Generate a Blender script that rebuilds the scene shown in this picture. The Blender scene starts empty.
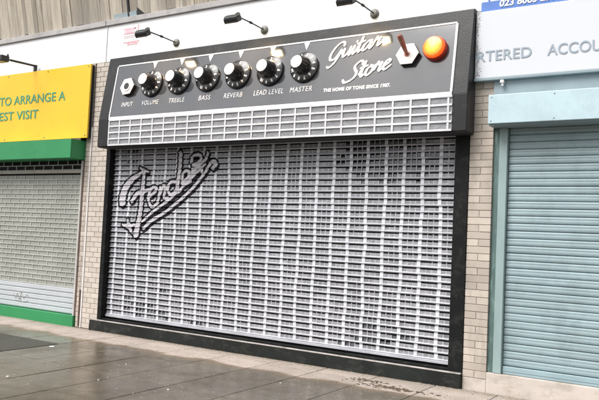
import bpy, bmesh, math, random
from mathutils import Matrix, Vector, noise
random.seed(7)
scene = bpy.context.scene
COL = scene.collection
V = Vector
# ------------------------------------------------------------------ materials
def new_mat(name):
    m = bpy.data.materials.new(name); m.use_nodes = True
    nt = m.node_tree; b = nt.nodes['Principled BSDF']
    return m, nt, b
def N(nt, t, **kw):
    n = nt.nodes.new(t)
    for k, v in kw.items():
        if k in ('inputs',):
            for a, c in v.items(): n.inputs[a].default_value = c
        else: setattr(n, k, v)
    return n
def ramp(nt, src, stops):
    r = N(nt, 'ShaderNodeValToRGB'); cr = r.color_ramp
    while len(cr.elements) < len(stops): cr.elements.new(.5)
    for e, (p, c) in zip(cr.elements, stops):
        e.position = p; e.color = (c[0], c[1], c[2], 1) if not isinstance(c, (int, float)) else (c, c, c, 1)
    nt.links.new(src, r.inputs[0]); return r.outputs[0]
def mix(nt, fac, a, b, mode='MIX'):
    m = N(nt, 'ShaderNodeMix', data_type='RGBA', blend_type=mode)
    for sock, v in ((m.inputs[0], fac), (m.inputs[6], a), (m.inputs[7], b)):
        if isinstance(v, (int, float)): sock.default_value = v
        elif isinstance(v, tuple): sock.default_value = (v[0], v[1], v[2], 1)
        else: nt.links.new(v, sock)
    return m.outputs[2]
def coords(nt, scale=(1, 1, 1)):
    g = N(nt, 'ShaderNodeNewGeometry'); mp = N(nt, 'ShaderNodeMapping')
    mp.inputs['Scale'].default_value = scale
    nt.links.new(g.outputs['Position'], mp.inputs[0]); return mp.outputs[0], g
def noi(nt, vec, scale, detail=4, rough=.6):
    n = N(nt, 'ShaderNodeTexNoise'); n.inputs['Scale'].default_value = scale
    n.inputs['Detail'].default_value = detail; n.inputs['Roughness'].default_value = rough
    nt.links.new(vec, n.inputs['Vector']); return n.outputs['Fac']
def bump(nt, b, h, strength=.3, dist=.01):
    bp = N(nt, 'ShaderNodeBump'); bp.inputs['Strength'].default_value = strength; bp.inputs['Distance'].default_value = dist
    nt.links.new(h, bp.inputs['Height']); nt.links.new(bp.outputs[0], b.inputs['Normal'])
def painted(name, c, rough=.5, var=.12, scale=(3, 3, 3), grime=None, gpos=(.55, .75), gscale=(5, 5, 1.2), island=0., bmp=.15, spec=.5, fine=60, metal=0.):
    """base colour with mild large-scale variation, optional grime of its own shape and per-piece tint"""
    m, nt, b = new_mat(name)
    v, g = coords(nt, scale)
    n1 = noi(nt, v, 1.5, 5)
    f = ramp(nt, n1, [(.3, 1 - var), (.7, 1 + var * .4)])
    col = mix(nt, 1., c, f, 'MULTIPLY')
    if island:
        r = ramp(nt, g.outputs['Random Per Island'], [(0, 1 - island), (1, 1 + island * .5)])
        col = mix(nt, 1., col, r, 'MULTIPLY')
    if grime:
        v2, _ = coords(nt, gscale)
        n2 = noi(nt, v2, 1.7, 8, .7)
        k = ramp(nt, n2, [(gpos[0], 0.), (gpos[1], 1.)])
        col = mix(nt, k, col, grime)
    nt.links.new(col, b.inputs['Base Color'])
    v3, _ = coords(nt)
    n3 = noi(nt, v3, fine, 4, .6)
    b.inputs['Roughness'].default_value = rough
    b.inputs['Specular IOR Level'].default_value = spec
    b.inputs['Metallic'].default_value = metal
    if bmp: bump(nt, b, n3, bmp, .004)
    return m
# ------------------------------------------------------------------ mesh helpers
class MB:
    def __init__(s): s.v = []; s.f = []; s.m = []
    def add(s, vs, fs, mi=0):
        o = len(s.v); s.v += [tuple(p) for p in vs]
        for f in fs: s.f.append(tuple(o + i for i in f)); s.m.append(mi)
    def quad(s, a, b, c, d, mi=0): s.add([a, b, c, d], [(0, 1, 2, 3)], mi)
    def box(s, x0, x1, y0, y1, z0, z1, mi=0, M=None, c=0.):
        if x0 > x1: x0, x1 = x1, x0
        if y0 > y1: y0, y1 = y1, y0
        if z0 > z1: z0, z1 = z1, z0
        if c <= 0:
            vs = [(x, y, z) for z in (z0, z1) for y in (y0, y1) for x in (x0, x1)]
            fs = [(0, 2, 3, 1), (4, 5, 7, 6), (0, 1, 5, 4), (2, 6, 7, 3), (0, 4, 6, 2), (1, 3, 7, 5)]
        else:
            bm = bmesh.new(); bmesh.ops.create_cube(bm, size=1)
            for q in bm.verts:
                q.co = V(((x0 + x1) / 2 + q.co.x * (x1 - x0), (y0 + y1) / 2 + q.co.y * (y1 - y0), (z0 + z1) / 2 + q.co.z * (z1 - z0)))
            bmesh.ops.bevel(bm, geom=bm.edges[:], offset=c, segments=1 if c < .004 else 2, affect='EDGES', profile=.5)
            bm.verts.ensure_lookup_table()
            vs = [q.co.copy() for q in bm.verts]; fs = [[q.index for q in f.verts] for f in bm.faces]; bm.free()
        if M is not None: vs = [M @ V(p) for p in vs]
        s.add(vs, fs, mi)
    def lathe(s, prof, n=32, mi=0, M=None, flute=None, a0=0.):
        """prof: list of (r, h) about local z; closed at ends if r == 0"""
        rings = []
        for k, (r, h) in enumerate(prof):
            ring = []
            for i in range(n):
                a = a0 + 2 * math.pi * i / n; rr = r
                if flute and flute[0] <= k <= flute[1] and i % 2: rr *= flute[2]
                ring.append(V((rr * math.cos(a), rr * math.sin(a), h)))
            rings.append(ring)
        vs = [p for r in rings for p in r]
        if M is not None: vs = [M @ p for p in vs]
        fs = []
        for k in range(len(prof) - 1):
            for i in range(n):
                j = (i + 1) % n; fs.append((k * n + i, k * n + j, (k + 1) * n + j, (k + 1) * n + i))
        fs.append(tuple(range(n))[::-1]); fs.append(tuple((len(prof) - 1) * n + i for i in range(n)))
        s.add(vs, fs, mi)
    def tube(s, pts, r, n=10, mi=0):
        pts = [V(p) for p in pts]; rs = r if isinstance(r, (list, tuple)) else [r] * len(pts)
        vs = []; fs = []
        for k, p in enumerate(pts):
            d = (pts[min(k + 1, len(pts) - 1)] - pts[max(k - 1, 0)]).normalized()
            a = d.orthogonal().normalized() if k == 0 else (a - d * a.dot(d)).normalized()
            b = d.cross(a)
            for i in range(n):
                t = 2 * math.pi * i / n; vs.append(p + (a * math.cos(t) + b * math.sin(t)) * rs[k])
        for k in range(len(pts) - 1):
            for i in range(n):
                j = (i + 1) % n; fs.append((k * n + i, k * n + j, (k + 1) * n + j, (k + 1) * n + i))
        fs.append(tuple(range(n))[::-1]); fs.append(tuple((len(pts) - 1) * n + i for i in range(n)))
        s.add(vs, fs, mi)
    def mesh(s, name, mats, smooth=False, fix=True):
        me = bpy.data.meshes.new(name); me.from_pydata(s.v, [], s.f)
        for m in (mats if isinstance(mats, (list, tuple)) else [mats]): me.materials.append(m)
        me.polygons.foreach_set('material_index', s.m)
        if smooth: me.polygons.foreach_set('use_smooth', [True] * len(s.f))
        me.update()
        if fix:
            bm = bmesh.new(); bm.from_mesh(me); bmesh.ops.recalc_face_normals(bm, faces=bm.faces[:]); bm.to_mesh(me); bm.free()
        if smooth:
            me.set_sharp_from_angle(angle=math.radians(35))
        return me
WM = {}
def put(name, mesh, parent=None, M=None):
    o = bpy.data.objects.new(name, mesh); COL.objects.link(o)
    M = M if M is not None else Matrix.Identity(4)
    WM[o.name] = M
    if parent: o.parent = parent; o.matrix_basis = WM[parent.name].inverted() @ M
    else: o.matrix_basis = M
    return o
def tag(o, label=None, cat=None, group=None, kind=None):
    for k, v in (('label', label), ('category', cat), ('group', group), ('kind', kind)):
        if v: o[k] = v
    return o
def thing(name, loc, label, cat, group=None):
    return tag(put(name, None, None, Matrix.Translation(loc)), label, cat, group)
def part(name, mb, mats, parent, smooth=False, M=None, fix=True, label=None):
    o = put(name, mb.mesh(name, mats, smooth, fix), parent, M)
    if label: o['label'] = label
    return o
def copy_tree(o, parent=None, M=None):
    c = o.copy(); COL.objects.link(c)
    if parent: c.parent = parent
    if M is not None: c.matrix_basis = M
    for ch in [x for x in ORIG if x.parent == o]: copy_tree(ch, c)
    return c
def text_mb(s, size, depth=.004, shear=0., bold=0., align='LEFT', spacing=1., width=None):
    """lettering as raised geometry in local x (along) / y (up) / z (out of the board)"""
    cu = bpy.data.curves.new('lettering', 'FONT'); cu.body = s; cu.size = size; cu.extrude = depth / 2
    cu.offset = bold; cu.shear = shear; cu.align_x = align; cu.space_character = spacing; cu.resolution_u = 4
    ob = bpy.data.objects.new('lettering', cu); COL.objects.link(ob)
    bpy.context.view_layer.update()
    me = bpy.data.meshes.new_from_object(ob.evaluated_get(bpy.context.evaluated_depsgraph_get()))
    vs = [v.co.copy() for v in me.vertices]; fs = [tuple(p.vertices) for p in me.polygons]
    bpy.data.objects.remove(ob); bpy.data.meshes.remove(me); bpy.data.curves.remove(cu)
    if width:
        x0 = min(v.x for v in vs); x1 = max(v.x for v in vs); k = width / (x1 - x0)
        ref = x0 if align == 'LEFT' else (x0 + x1) / 2
        for v in vs: v.x = (v.x - ref) * k
    for v in vs: v.z += depth / 2
    return vs, fs
def spline(pts, n=10):
    """Catmull-Rom through tuples of any length"""
    P = [pts[0]] + list(pts) + [pts[-1]]; out = []
    for i in range(1, len(P) - 2):
        for k in range(n):
            t = k / n; a, b, c, d = P[i - 1], P[i], P[i + 1], P[i + 2]
            out.append(tuple(.5 * (2 * b[j] + (c[j] - a[j]) * t + (2 * a[j] - 5 * b[j] + 4 * c[j] - d[j]) * t * t + (3 * b[j] - a[j] - 3 * c[j] + d[j]) * t ** 3) for j in range(len(b))))
    out.append(tuple(pts[-1])); return out
def ribbon(mb, pts, M, h=.006, nib=(.6, 1.)):
    """raised brush stroke: pts (x, y, r)"""
    L = []; R = []
    for k, p in enumerate(pts):
        a = pts[max(k - 1, 0)]; b = pts[min(k + 1, len(pts) - 1)]
        dx, dy = b[0] - a[0], b[1] - a[1]; l = math.hypot(dx, dy) or 1; nx, ny = -dy / l, dx / l
        r = p[2]
        L.append((p[0] + nx * r, p[1] + ny * r)); R.append((p[0] - nx * r, p[1] - ny * r))
    for k in range(len(pts) - 1):
        q = [L[k], R[k], R[k + 1], L[k + 1]]
        mb.add([M @ V((x, y, z)) for z in (.0005, h) for x, y in q], [(4, 5, 6, 7), (0, 1, 5, 4), (2, 3, 7, 6), (0, 4, 7, 3), (1, 2, 6, 5)])
    for e in (0, -1):
        p = pts[e]; n = 10
        mb.add([M @ V((p[0] + p[2] * math.cos(6.2832 * i / n), p[1] + p[2] * math.sin(6.2832 * i / n), h)) for i in range(n)], [tuple(range(n))])
LENS, SKY, SUN, EXPO = 20., .115, 1.9, .72
BULB = 12.
LEFTTXT = (-10.50, 3.44, .20, 1.65, -10.475, 3.19, 1.0)
RIGHTTXT = (-2.375, 3.413, .155, .56, -1.662, 3.413, 1.0)
HT = 32.
# ------------------------------------------------------------------ palette
white_band = painted('white_cladding', (.80, .80, .81), .45, .05, (.6, 1, 1), (.55, .53, .5), (.72, .95), (1.2, 1, 6))
joint_dark = painted('dark_joint', (.03, .03, .03), .8)
ledge_m = painted('grey_capping', (.42, .405, .40), .7, .2, (1, 1, 1), (.2, .19, .18), (.5, .8), (2, 2, 2))
brick_pink = painted('pinkish_beige_brick', (.49, .43, .375), .85, .2, (2, 2, 2), (.32, .27, .24), (.52, .8), (1.5, 2, 1), island=.16, bmp=.4)
brick_cream = painted('cream_brick', (.54, .48, .42), .85, .1, (2, 2, 2), (.42, .37, .31), (.6, .85), (2, 2, .8), island=.12, bmp=.4)
brick_right = painted('pale_beige_brick', (.50, .44, .38), .85, .16, (1, 1, 1), (.27, .245, .21), (.5, .76), (3, 2, .9), island=.2, bmp=.4)
mortar = painted('mortar', (.33, .29, .26), .9, .2, bmp=.4)
seal_white = painted('white_sealant', (.72, .69, .67), .6, .15, (1, 1, 3), (.35, .3, .27), (.55, .75), (3, 3, 3))
yellow = painted('yellow_sign_board', (.80, .50, .022), .35, .07, (.5, .5, .5), (.62, .36, .03), (.55, .9), (1.5, 1, 3), bmp=.04)
teal_letter = painted('green_lettering', (.07, .30, .17), .5, .03, bmp=0)
green = painted('green_painted_steel', (.022, .235, .082), .38, .14, (1, 1, 1), (.02, .13, .055), (.6, .85), (2, 2, 3), bmp=.06)
grille_l = painted('grey_green_shutter', (.30, .305, .27), .5, .12, (1, 1, 1), (.22, .215, .18), (.55, .8), (1.5, 1.5, 2))
grille_line = painted('pale_shutter_links', (.44, .445, .415), .45, .2, (1, 1, 1))
galv = painted('pale_galvanised_slats', (.44, .465, .49), .42, .1, (1, 1, 1), (.40, .41, .42), (.55, .8), (1.2, 1, 5), bmp=.05)
galv_beige = painted('beige_shutter_rail', (.42, .40, .35), .5, .2, (3, 3, 3), (.2, .18, .15), (.55, .8), (3, 3, 8))
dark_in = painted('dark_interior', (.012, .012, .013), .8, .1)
black_frame = painted('black_painted_surround', (.008, .009, .009), .6, .3, (2, 2, 2), (.032, .034, .032), (.5, .75), (5, 5, 5), bmp=.5, spec=.15)
plinth_m = painted('black_plinth_paint', (.013, .016, .015), .55, .4, (2, 2, 2), (.065, .064, .056), (.50, .85), (3, 4, 5), bmp=.6, spec=.25)
ledge_trim = painted('worn_pale_sill_edge', (.45, .42, .40), .6, .3, (3, 3, 3), (.15, .14, .13), (.5, .7), (4, 4, 4))
tolex = painted('textured_black_cladding', (.020, .021, .022), .36, .3, (1.5, 1.5, 1.5), (.055, .055, .053), (.5, .85), (2, 2, 2), bmp=.5, fine=80, spec=.3)
line_white = painted('white_frame_line', (.80, .80, .80), .4, .04, bmp=0)
letter_white = painted('white_raised_lettering', (.82, .82, .82), .4, .03, bmp=0)
sg_line = painted('silver_white_grille_line', (.66, .67, .70), .45, .2, (4, 4, 9), (.48, .49, .51), (.5, .75), (6, 6, 12), bmp=0)
sg_cell = painted('grey_grille_cloth', (.30, .305, .325), .6, .2, (3, 3, 3), (.15, .155, .165), (.44, .66), (12, 12, 60), bmp=.3, fine=90)
sh_white = painted('white_painted_slat', (.66, .67, .72), .42, .2, (3, 1, 5), (.42, .43, .47), (.55, .8), (3, 3, 5), bmp=.08)
sh_rib = painted('pale_grey_painted_rib', (.44, .445, .485), .42, .25, (2.5, 1, 6), (.24, .24, .27), (.55, .8), (4, 3, 9), bmp=.08)
sh_tick = painted('grey_painted_web', (.42, .425, .455), .5, .2, (2, 2, 2), bmp=.05)
sh_black = painted('black_painted_slat', (.010, .009, .012), .6, .2, bmp=.05, spec=.15)
sh_logo = painted('pinkish_white_script_paint', (.52, .50, .53), .4, .15, (6, 3, 6), (.34, .325, .355), (.5, .75), (12, 5, 12), bmp=.05)
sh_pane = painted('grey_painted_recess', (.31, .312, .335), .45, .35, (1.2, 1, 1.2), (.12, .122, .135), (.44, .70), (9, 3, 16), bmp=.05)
sh_pane_d = painted('shade_grey_slot_pane', (.12, .125, .14), .35, .4, (3, 1, 3), (.24, .245, .265), (.45, .75), (14, 3, 14), bmp=.05)  # mottled dark grey paints in the darkness seen through open slots
chrome_white = painted('pale_silver_cap', (.62, .62, .62), .35, .04, bmp=0)
knob_black = painted('black_knob_plastic', (.018, .018, .019), .2, .1, bmp=.02)
nut_white = painted('white_nut_face', (.74, .71, .69), .45, .08, (6, 6, 6), (.5, .4, .36), (.62, .85), (9, 9, 9), bmp=.05)
nut_black = painted('black_nut_side', (.02, .02, .02), .4, .1, bmp=0)
lever_m = painted('rusty_reddish_lever', (.34, .13, .10), .35, .2, (6, 6, 6), (.5, .33, .28), (.5, .7), (20, 20, 5), metal=.4, bmp=.05)
red_rim = painted('red_jewel_rim', (.42, .03, .012), .25, .1, bmp=0)
lamp_black = painted('black_lamp_housing', (.02, .02, .022), .4, .1, bmp=.05)
lamp_top = painted('weathered_lamp_top', (.20, .22, .21), .5, .2, (8, 8, 8), bmp=.05)
zinc = painted('dull_zinc_disc', (.20, .20, .18), .5, .3, (10, 10, 10), (.09, .09, .08), (.5, .7), (14, 14, 14), metal=.3, bmp=.1)
white_sign = painted('white_acrylic_sign', (.62, .64, .68), .3, .03, (.5, .5, .5), (.30, .30, .30), (.74, .86), (9, 9, 3), bmp=0)
grey_letter = painted('blue_grey_lettering', (.30, .36, .42), .4, .03, bmp=0)
blue_m = painted('blue_sign_board', (.085, .19, .52), .4, .08, bmp=0)
pale_blue = painted('pale_blue_shutter_box', (.46, .60, .65), .4, .05, (.8, .8, .8), (.36, .47, .51), (.5, .8), (2, 2, 2), bmp=.05)
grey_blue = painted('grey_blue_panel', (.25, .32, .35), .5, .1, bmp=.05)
teal_slat = painted('grey_teal_slats', (.27, .36, .385), .42, .16, (.7, 1, 3.5), (.185, .25, .27), (.48, .8), (2.2, 1, 1.3), bmp=.06)
teal_bar = painted('light_teal_bottom_rail', (.27, .37, .40), .4, .1, bmp=.05)
teal_post = painted('pale_teal_post', (.27, .36, .36), .45, .12, (3, 3, 2), (.20, .30, .27), (.55, .75), (12, 12, 2), bmp=.1)
teal_dark = painted('weathered_teal_channel', (.09, .15, .14), .55, .3, (3, 3, 3), (.22, .34, .31), (.5, .7), (9, 9, 1.5), bmp=.15)
render_m = painted('pale_rendered_base', (.53, .475, .43), .85, .12, (2, 2, 2), (.30, .26, .21), (.48, .75), (2.2, 2.2, 3.5), bmp=.5, fine=40)
guide_m = painted('dull_white_guide_rail', (.50, .48, .46), .5, .2, (3, 3, 3), (.28, .24, .20), (.5, .75), (8, 8, 1.5))
brown_rust = painted('rusty_brown_pipe', (.16, .10, .075), .7, .3, (4, 4, 4), bmp=.3)
pink_mark = painted('faded_pink_print', (.75, .34, .38), .5, .25, (10, 10, 10), (.8, .7, .72), (.45, .7), (20, 20, 20), bmp=0)
pink_pale = painted('faded_pale_pink_print', (.80, .55, .60), .5, .2, (10, 10, 10), bmp=0)
lead_blue = painted('blue_grey_lead', (.33, .40, .43), .6, .2, (4, 4, 4), bmp=.1)

def glow_mat(name, c, e, rough=.3):
    m, nt, b = new_mat(name)
    b.inputs['Base Color'].default_value = (*c, 1); b.inputs['Roughness'].default_value = rough
    b.inputs['Emission Color'].default_value = (*c, 1); b.inputs['Emission Strength'].default_value = e
    return m
lens_glow = glow_mat('lit_warm_lamp_glass', (1., .80, .42), LENS)
# amber jewel: lit from inside, hottest at its centre
m, nt, b = new_mat('lit_amber_jewel'); amber = m
tc = N(nt, 'ShaderNodeTexCoord'); le = N(nt, 'ShaderNodeVectorMath', operation='LENGTH')
mp = N(nt, 'ShaderNodeMapping'); mp.inputs['Scale'].default_value = (1, 1, 0)
nt.links.new(tc.outputs['Object'], mp.inputs[0]); nt.links.new(mp.outputs[0], le.inputs[0])
c = ramp(nt, le.outputs['Value'], [(.0, (1, .60, .12)), (.045, (1, .40, .035)), (.075, (1, .24, .012)), (.115, (.85, .08, .008))])
nt.links.new(c, b.inputs['Emission Color']); nt.links.new(c, b.inputs['Base Color'])
b.inputs['Emission Strength'].default_value = .85; b.inputs['Roughness'].default_value = .2

# glossy dark grey control panel
m, nt, b = new_mat('glossy_grey_control_panel'); panel_m = m
v, g = coords(nt, (1, 1, 1)); n1 = noi(nt, v, 1.2, 5)
col = ramp(nt, n1, [(.3, (.050, .054, .062)), (.7, (.070, .074, .083))])
v2, _ = coords(nt, (14, 3, .8)); n2 = noi(nt, v2, 1.4, 5)
col = mix(nt, ramp(nt, n2, [(.58, 0.), (.8, .5)]), col, (.045, .045, .048))
nt.links.new(col, b.inputs['Base Color']); b.inputs['Roughness'].default_value = .09
b.inputs['IOR'].default_value = 1.85
vv, _ = coords(nt, (1, 1, 1)); bump(nt, b, noi(nt, vv, 3, 2), .12, .004)

# board-marked concrete
m, nt, b = new_mat('board_marked_concrete'); conc = m
v, g = coords(nt, (9, 1, .9)); n1 = noi(nt, v, 2.2, 8, .7)
v2, _ = coords(nt, (45, 1, .6)); n2 = noi(nt, v2, 1.2, 6, .7)
v4, _ = coords(nt, (1, 1, 1)); n4 = noi(nt, v4, .9, 4)
c1 = ramp(nt, n1, [(.3, (.34, .285, .22)), (.48, (.50, .445, .365)), (.72, (.62, .57, .49))])
c2 = mix(nt, .6, c1, ramp(nt, n2, [(.3, (.40, .35, .30)), (.5, (1, 1, 1))]), 'MULTIPLY')
c3 = mix(nt, 1., c2, ramp(nt, g.outputs['Random Per Island'], [(0, .60), (1, 1.12)]), 'MULTIPLY')
c4 = mix(nt, ramp(nt, n4, [(.45, 0.), (.75, .5)]), c3, (.32, .31, .295))
vo = N(nt, 'ShaderNodeTexVoronoi'); vo.inputs['Scale'].default_value = 2.1; nt.links.new(v4, vo.inputs['Vector'])
c5 = mix(nt, ramp(nt, vo.outputs['Distance'], [(.05, .85), (.085, 0.)]), c4, (.07, .055, .04))
nt.links.new(c5, b.inputs['Base Color']); b.inputs['Roughness'].default_value = .9; bump(nt, b, n2, .6, .01)

# pavement: worn slabs, dry near the shops, rain-wet farther out (an irregular edge of its own)
def paving(name, base_dry, base_wet, island):
    m, nt, b = new_mat(name)
    v, g = coords(nt, (1, 1, 1))
    sep = N(nt, 'ShaderNodeSeparateXYZ'); nt.links.new(g.outputs['Position'], sep.inputs[0])
    nz = noi(nt, v, 1.3, 6, .65)
    a = N(nt, 'ShaderNodeMath', operation='MULTIPLY_ADD'); a.inputs[1].default_value = -1.; a.inputs[2].default_value = 0.
    nt.links.new(sep.outputs[1], a.inputs[0])                 # distance from the shop fronts
    x_ = N(nt, 'ShaderNodeMath', operation='MULTIPLY_ADD'); x_.inputs[1].default_value = -.035; x_.inputs[2].default_value = -.10
    nt.links.new(sep.outputs[0], x_.inputs[0])
    d = N(nt, 'ShaderNodeMath', operation='ADD'); nt.links.new(a.outputs[0], d.inputs[0])
    s_ = N(nt, 'ShaderNodeMath', operation='MULTIPLY_ADD'); s_.inputs[1].default_value = .55; s_.inputs[2].default_value = -.275
    nt.links.new(nz, s_.inputs[0]); nt.links.new(s_.outputs[0], d.inputs[1])
    e = N(nt, 'ShaderNodeMath', operation='ADD'); nt.links.new(d.outputs[0], e.inputs[0]); e.inputs[1].default_value = 0
    wet = ramp(nt, e.outputs[0], [(.66, 0.), (.72, .75), (.80, .9), (.97, 1.)])
    f1 = noi(nt, v, 5, 8, .7); f2 = noi(nt, v, 60, 4, .7); f3 = noi(nt, v, .8, 4)
    dry = mix(nt, ramp(nt, f1, [(.35, 0.), (.75, 1.)]), base_dry, tuple(k * .68 for k in base_dry))
    wetc = mix(nt, ramp(nt, f3, [(.35, 0.), (.65, 1.)]), base_wet, tuple(k * q for k, q in zip(base_wet, (.62, .60, .56))))
    wetc = mix(nt, .9, wetc, ramp(nt, f1, [(.3, .58), (.7, 1.25)]), 'MULTIPLY')
    c = mix(nt, wet, dry, wetc)
    c = mix(nt, ramp(nt, e.outputs[0], [(.62, 0.), (.70, .45), (.80, .30), (.9, 0.)]), c, (.20, .135, .075))
    c = mix(nt, .9, c, ramp(nt, f2, [(.3, .55), (.7, 1.3)]), 'MULTIPLY')
    c = mix(nt, 1., c, ramp(nt, g.outputs['Random Per Island'], [(0, 1 - island), (1, 1 + island)]), 'MULTIPLY')
    # trodden-in pale specks
    vo = N(nt, 'ShaderNodeTexVoronoi'); vo.inputs['Scale'].default_value = 5.5; nt.links.new(v, vo.inputs['Vector'])
    c = mix(nt, ramp(nt, vo.outputs['Distance'], [(.06, .7), (.09, 0.)]), c, (.33, .31, .28))
    # dirt silted against the plinth
    dirt = N(nt, 'ShaderNodeMath', operation='MULTIPLY_ADD'); dirt.inputs[1].default_value = .35; nt.links.new(f1, dirt.inputs[0]); nt.links.new(a.outputs[0], dirt.inputs[2])
    c = mix(nt, ramp(nt, dirt.outputs[0], [(.22, .75), (.36, 0.)]), c, (.22, .185, .14))
    nt.links.new(c, b.inputs['Base Color'])
    film = ramp(nt, f3, [(.38, .11), (.66, .32)])
    r = mix(nt, wet, (.85, .85, .85), film)
    nt.links.new(r, b.inputs['Roughness'])
    b.inputs['IOR'].default_value = 1.45
    bh = mix(nt, .5, f2, f1); bump(nt, b, bh, .24, .007)
    return m
pave = paving('worn_paving_slabs', (.46, .395, .35), (.175, .148, .110), .09)
m, nt, b = new_mat('joint_silt'); silt = m
b.inputs['Base Color'].default_value = (.045, .037, .028, 1); b.inputs['Roughness'].default_value = .8
m, nt, b = new_mat('wet_tarmac'); tarmac = m
v, g = coords(nt); f = noi(nt, v, 70, 5, .7); f2 = noi(nt, v, 1.5, 5)
nt.links.new(mix(nt, .7, ramp(nt, f, [(.3, (.030, .028, .024)), (.7, (.075, .070, .060))]), ramp(nt, f2, [(.3, .7), (.7, 1.2)]), 'MULTIPLY'), b.inputs['Base Color'])
b.inputs['Roughness'].default_value = .42; bump(nt, b, f, .7, .01)

# ------------------------------------------------------------------ the ground
g_ = MB(); g_.quad((-150, -150, -.004), (150, -150, -.004), (150, .3, -.004), (-150, .3, -.004))
tag(put('ground', g_.mesh('ground', silt)), kind='structure')
sl = MB(); rows = [-.012, -.31, -1.17, -2.02, -2.86, -3.70, -4.54, -5.38]
for ri in range(len(rows) - 1):
    y1, y0 = rows[ri], rows[ri + 1]; pw = .655; x = -4.68 - 14 * pw
    while x < 6:
        if not (x + pw / 2 < -7.32 and y1 < -1.0):
            j = random.uniform(-.0005, .0015); q = .0048
            a, b_, c_, d_ = [random.uniform(-.003, .003) for _ in range(4)]
            mbx = MB(); mbx.box(x + q + a * .4, x + pw - q + b_ * .4, y0 + q, y1 - q, -.06, j, 0, None, .004)
            k = random.uniform(-.0015, .0015); l = random.uniform(-.001, .001)
            mbx.v = [(vx, vy, vz + (k * (vx - x) + l * (vy - y0) if vz > -.03 else 0)) for vx, vy, vz in mbx.v]
            sl.add(mbx.v, mbx.f)
        x += pw
tag(put('pavement', sl.mesh('pavement', pave)), kind='structure')
t_ = MB(); t_.box(-16, -7.325, -6, -1.178, -.05, .002, 0, None, .003)
tag(put('tarmac_patch', t_.mesh('tarmac_patch', tarmac)), kind='structure')

def chip(mb, x, y, r, h=.006, z=0.003, mi=0):
    n = random.choice((5, 6, 7)); a0 = random.random() * 6; el = random.uniform(.45, 1.)
    rr = [r * random.uniform(.6, 1.15) for _ in range(n)]; rot = random.random() * 3.14
    def P(k, s, zz):
        a = a0 + 6.2832 * k / n; px, py = rr[k] * s * math.cos(a), rr[k] * s * el * math.sin(a)
        return (x + px * math.cos(rot) - py * math.sin(rot), y + px * math.sin(rot) + py * math.cos(rot), zz)
    mb.add([P(k, 1, z) for k in range(n)] + [P(k, .7, z + h * random.uniform(.5, 1)) for k in range(n)],
           [tuple(range(n, 2 * n))] + [(k, (k + 1) % n, n + (k + 1) % n, n + k) for k in range(n)], mi)
leaf = painted('brown_leaf_crumbs', (.20, .15, .09), .8, .3, island=.6)
leaf2 = painted('pale_grit', (.42, .38, .30), .8, .2, island=.4)
d_ = MB()
for _ in range(800):
    x = random.uniform(-8.0, -1.4); y = -.03 - abs(random.gauss(0, .055)) - (.13 if random.random() < .25 else 0) * random.random()
    if x > -2.4: y -= .03
    chip(d_, x, y, random.uniform(.003, .010), .003, .002, random.random() < .6)
for _ in range(500):
    chip(d_, random.uniform(-8.5, -2), -.3 - random.gammavariate(1.5, .5), random.uniform(.003, .008), .004, .004, random.random() < .5)
tag(put('leaf_litter', d_.mesh('leaf_litter', [leaf, leaf2])), 'brown leaf crumbs and pale grit strewn along the foot of the black plinth', 'litter', kind='stuff')
sp = MB()
for _ in range(100): chip(sp, random.uniform(-7.2, -3.2), -random.uniform(.9, 3.1), random.uniform(.004, .011), .002, .003)
tag(put('pale_grit', sp.mesh('pale_grit', painted('pale_trodden_specks', (.42, .39, .33), .8, .2, island=.4))), 'pale trodden specks scattered over the wet slabs', 'grit', kind='stuff')
scrap_m = painted('white_paper_scrap', (.78, .78, .76), .6, .1)
moss = painted('wet_brown_leaves', (.12, .085, .05), .6, .3, island=.4)
for i, (x, y, r, lab) in enumerate([(-7.187, -1.384, .055, 'longish white paper scrap lying at the corner of the dark tarmac patch'),
        (-6.05, -2.80, .022, 'small white scrap on wet paving at the left frame edge'),
        (-5.32, -2.31, .014, 'tiny white scrap on the wet slabs in the lower left'),
        (-5.73, -1.55, .015, 'tiny white scrap midway between tarmac patch and plinth'),
        (-4.55, -2.15, .016, 'white scrap on wet slabs below the left half of the plinth'),
        (-3.95, -1.15, .014, 'white scrap on wet paving below the middle of the plinth')]):
    s_ = MB(); chip(s_, x, y, r, .006, .006)
    tag(put('paper_scrap', s_.mesh('paper_scrap', scrap_m)), lab, 'litter', 'white scraps dropped on the pavement')
d_ = MB()
for _ in range(120):
    a = random.random() * 6.28; r = random.gauss(0, 1)
    chip(d_, -3.0 + r * .30 * math.cos(a), -.52 + r * .06 * math.sin(a), random.uniform(.006, .034) , .0025, .003)
for _ in range(90):
    chip(d_, random.gauss(-3.35, .12), random.gauss(-.36, .03), random.uniform(.006, .02), .0025, .003)
tag(put('fallen_leaves', d_.mesh('fallen_leaves', moss)), 'clump of dark wet leaves on the pale paving near the right end of the plinth', 'leaves', kind='stuff')

# ------------------------------------------------------------------ building body and upper concrete
bw = thing('building', (-4, .5, 0), 'plain dark wall of the building behind the three shop fronts', 'building')
w_ = MB(); w_.box(-14, 4, .30, 6, 0, 7.0); part('wall', w_, dark_in, bw)

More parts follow.
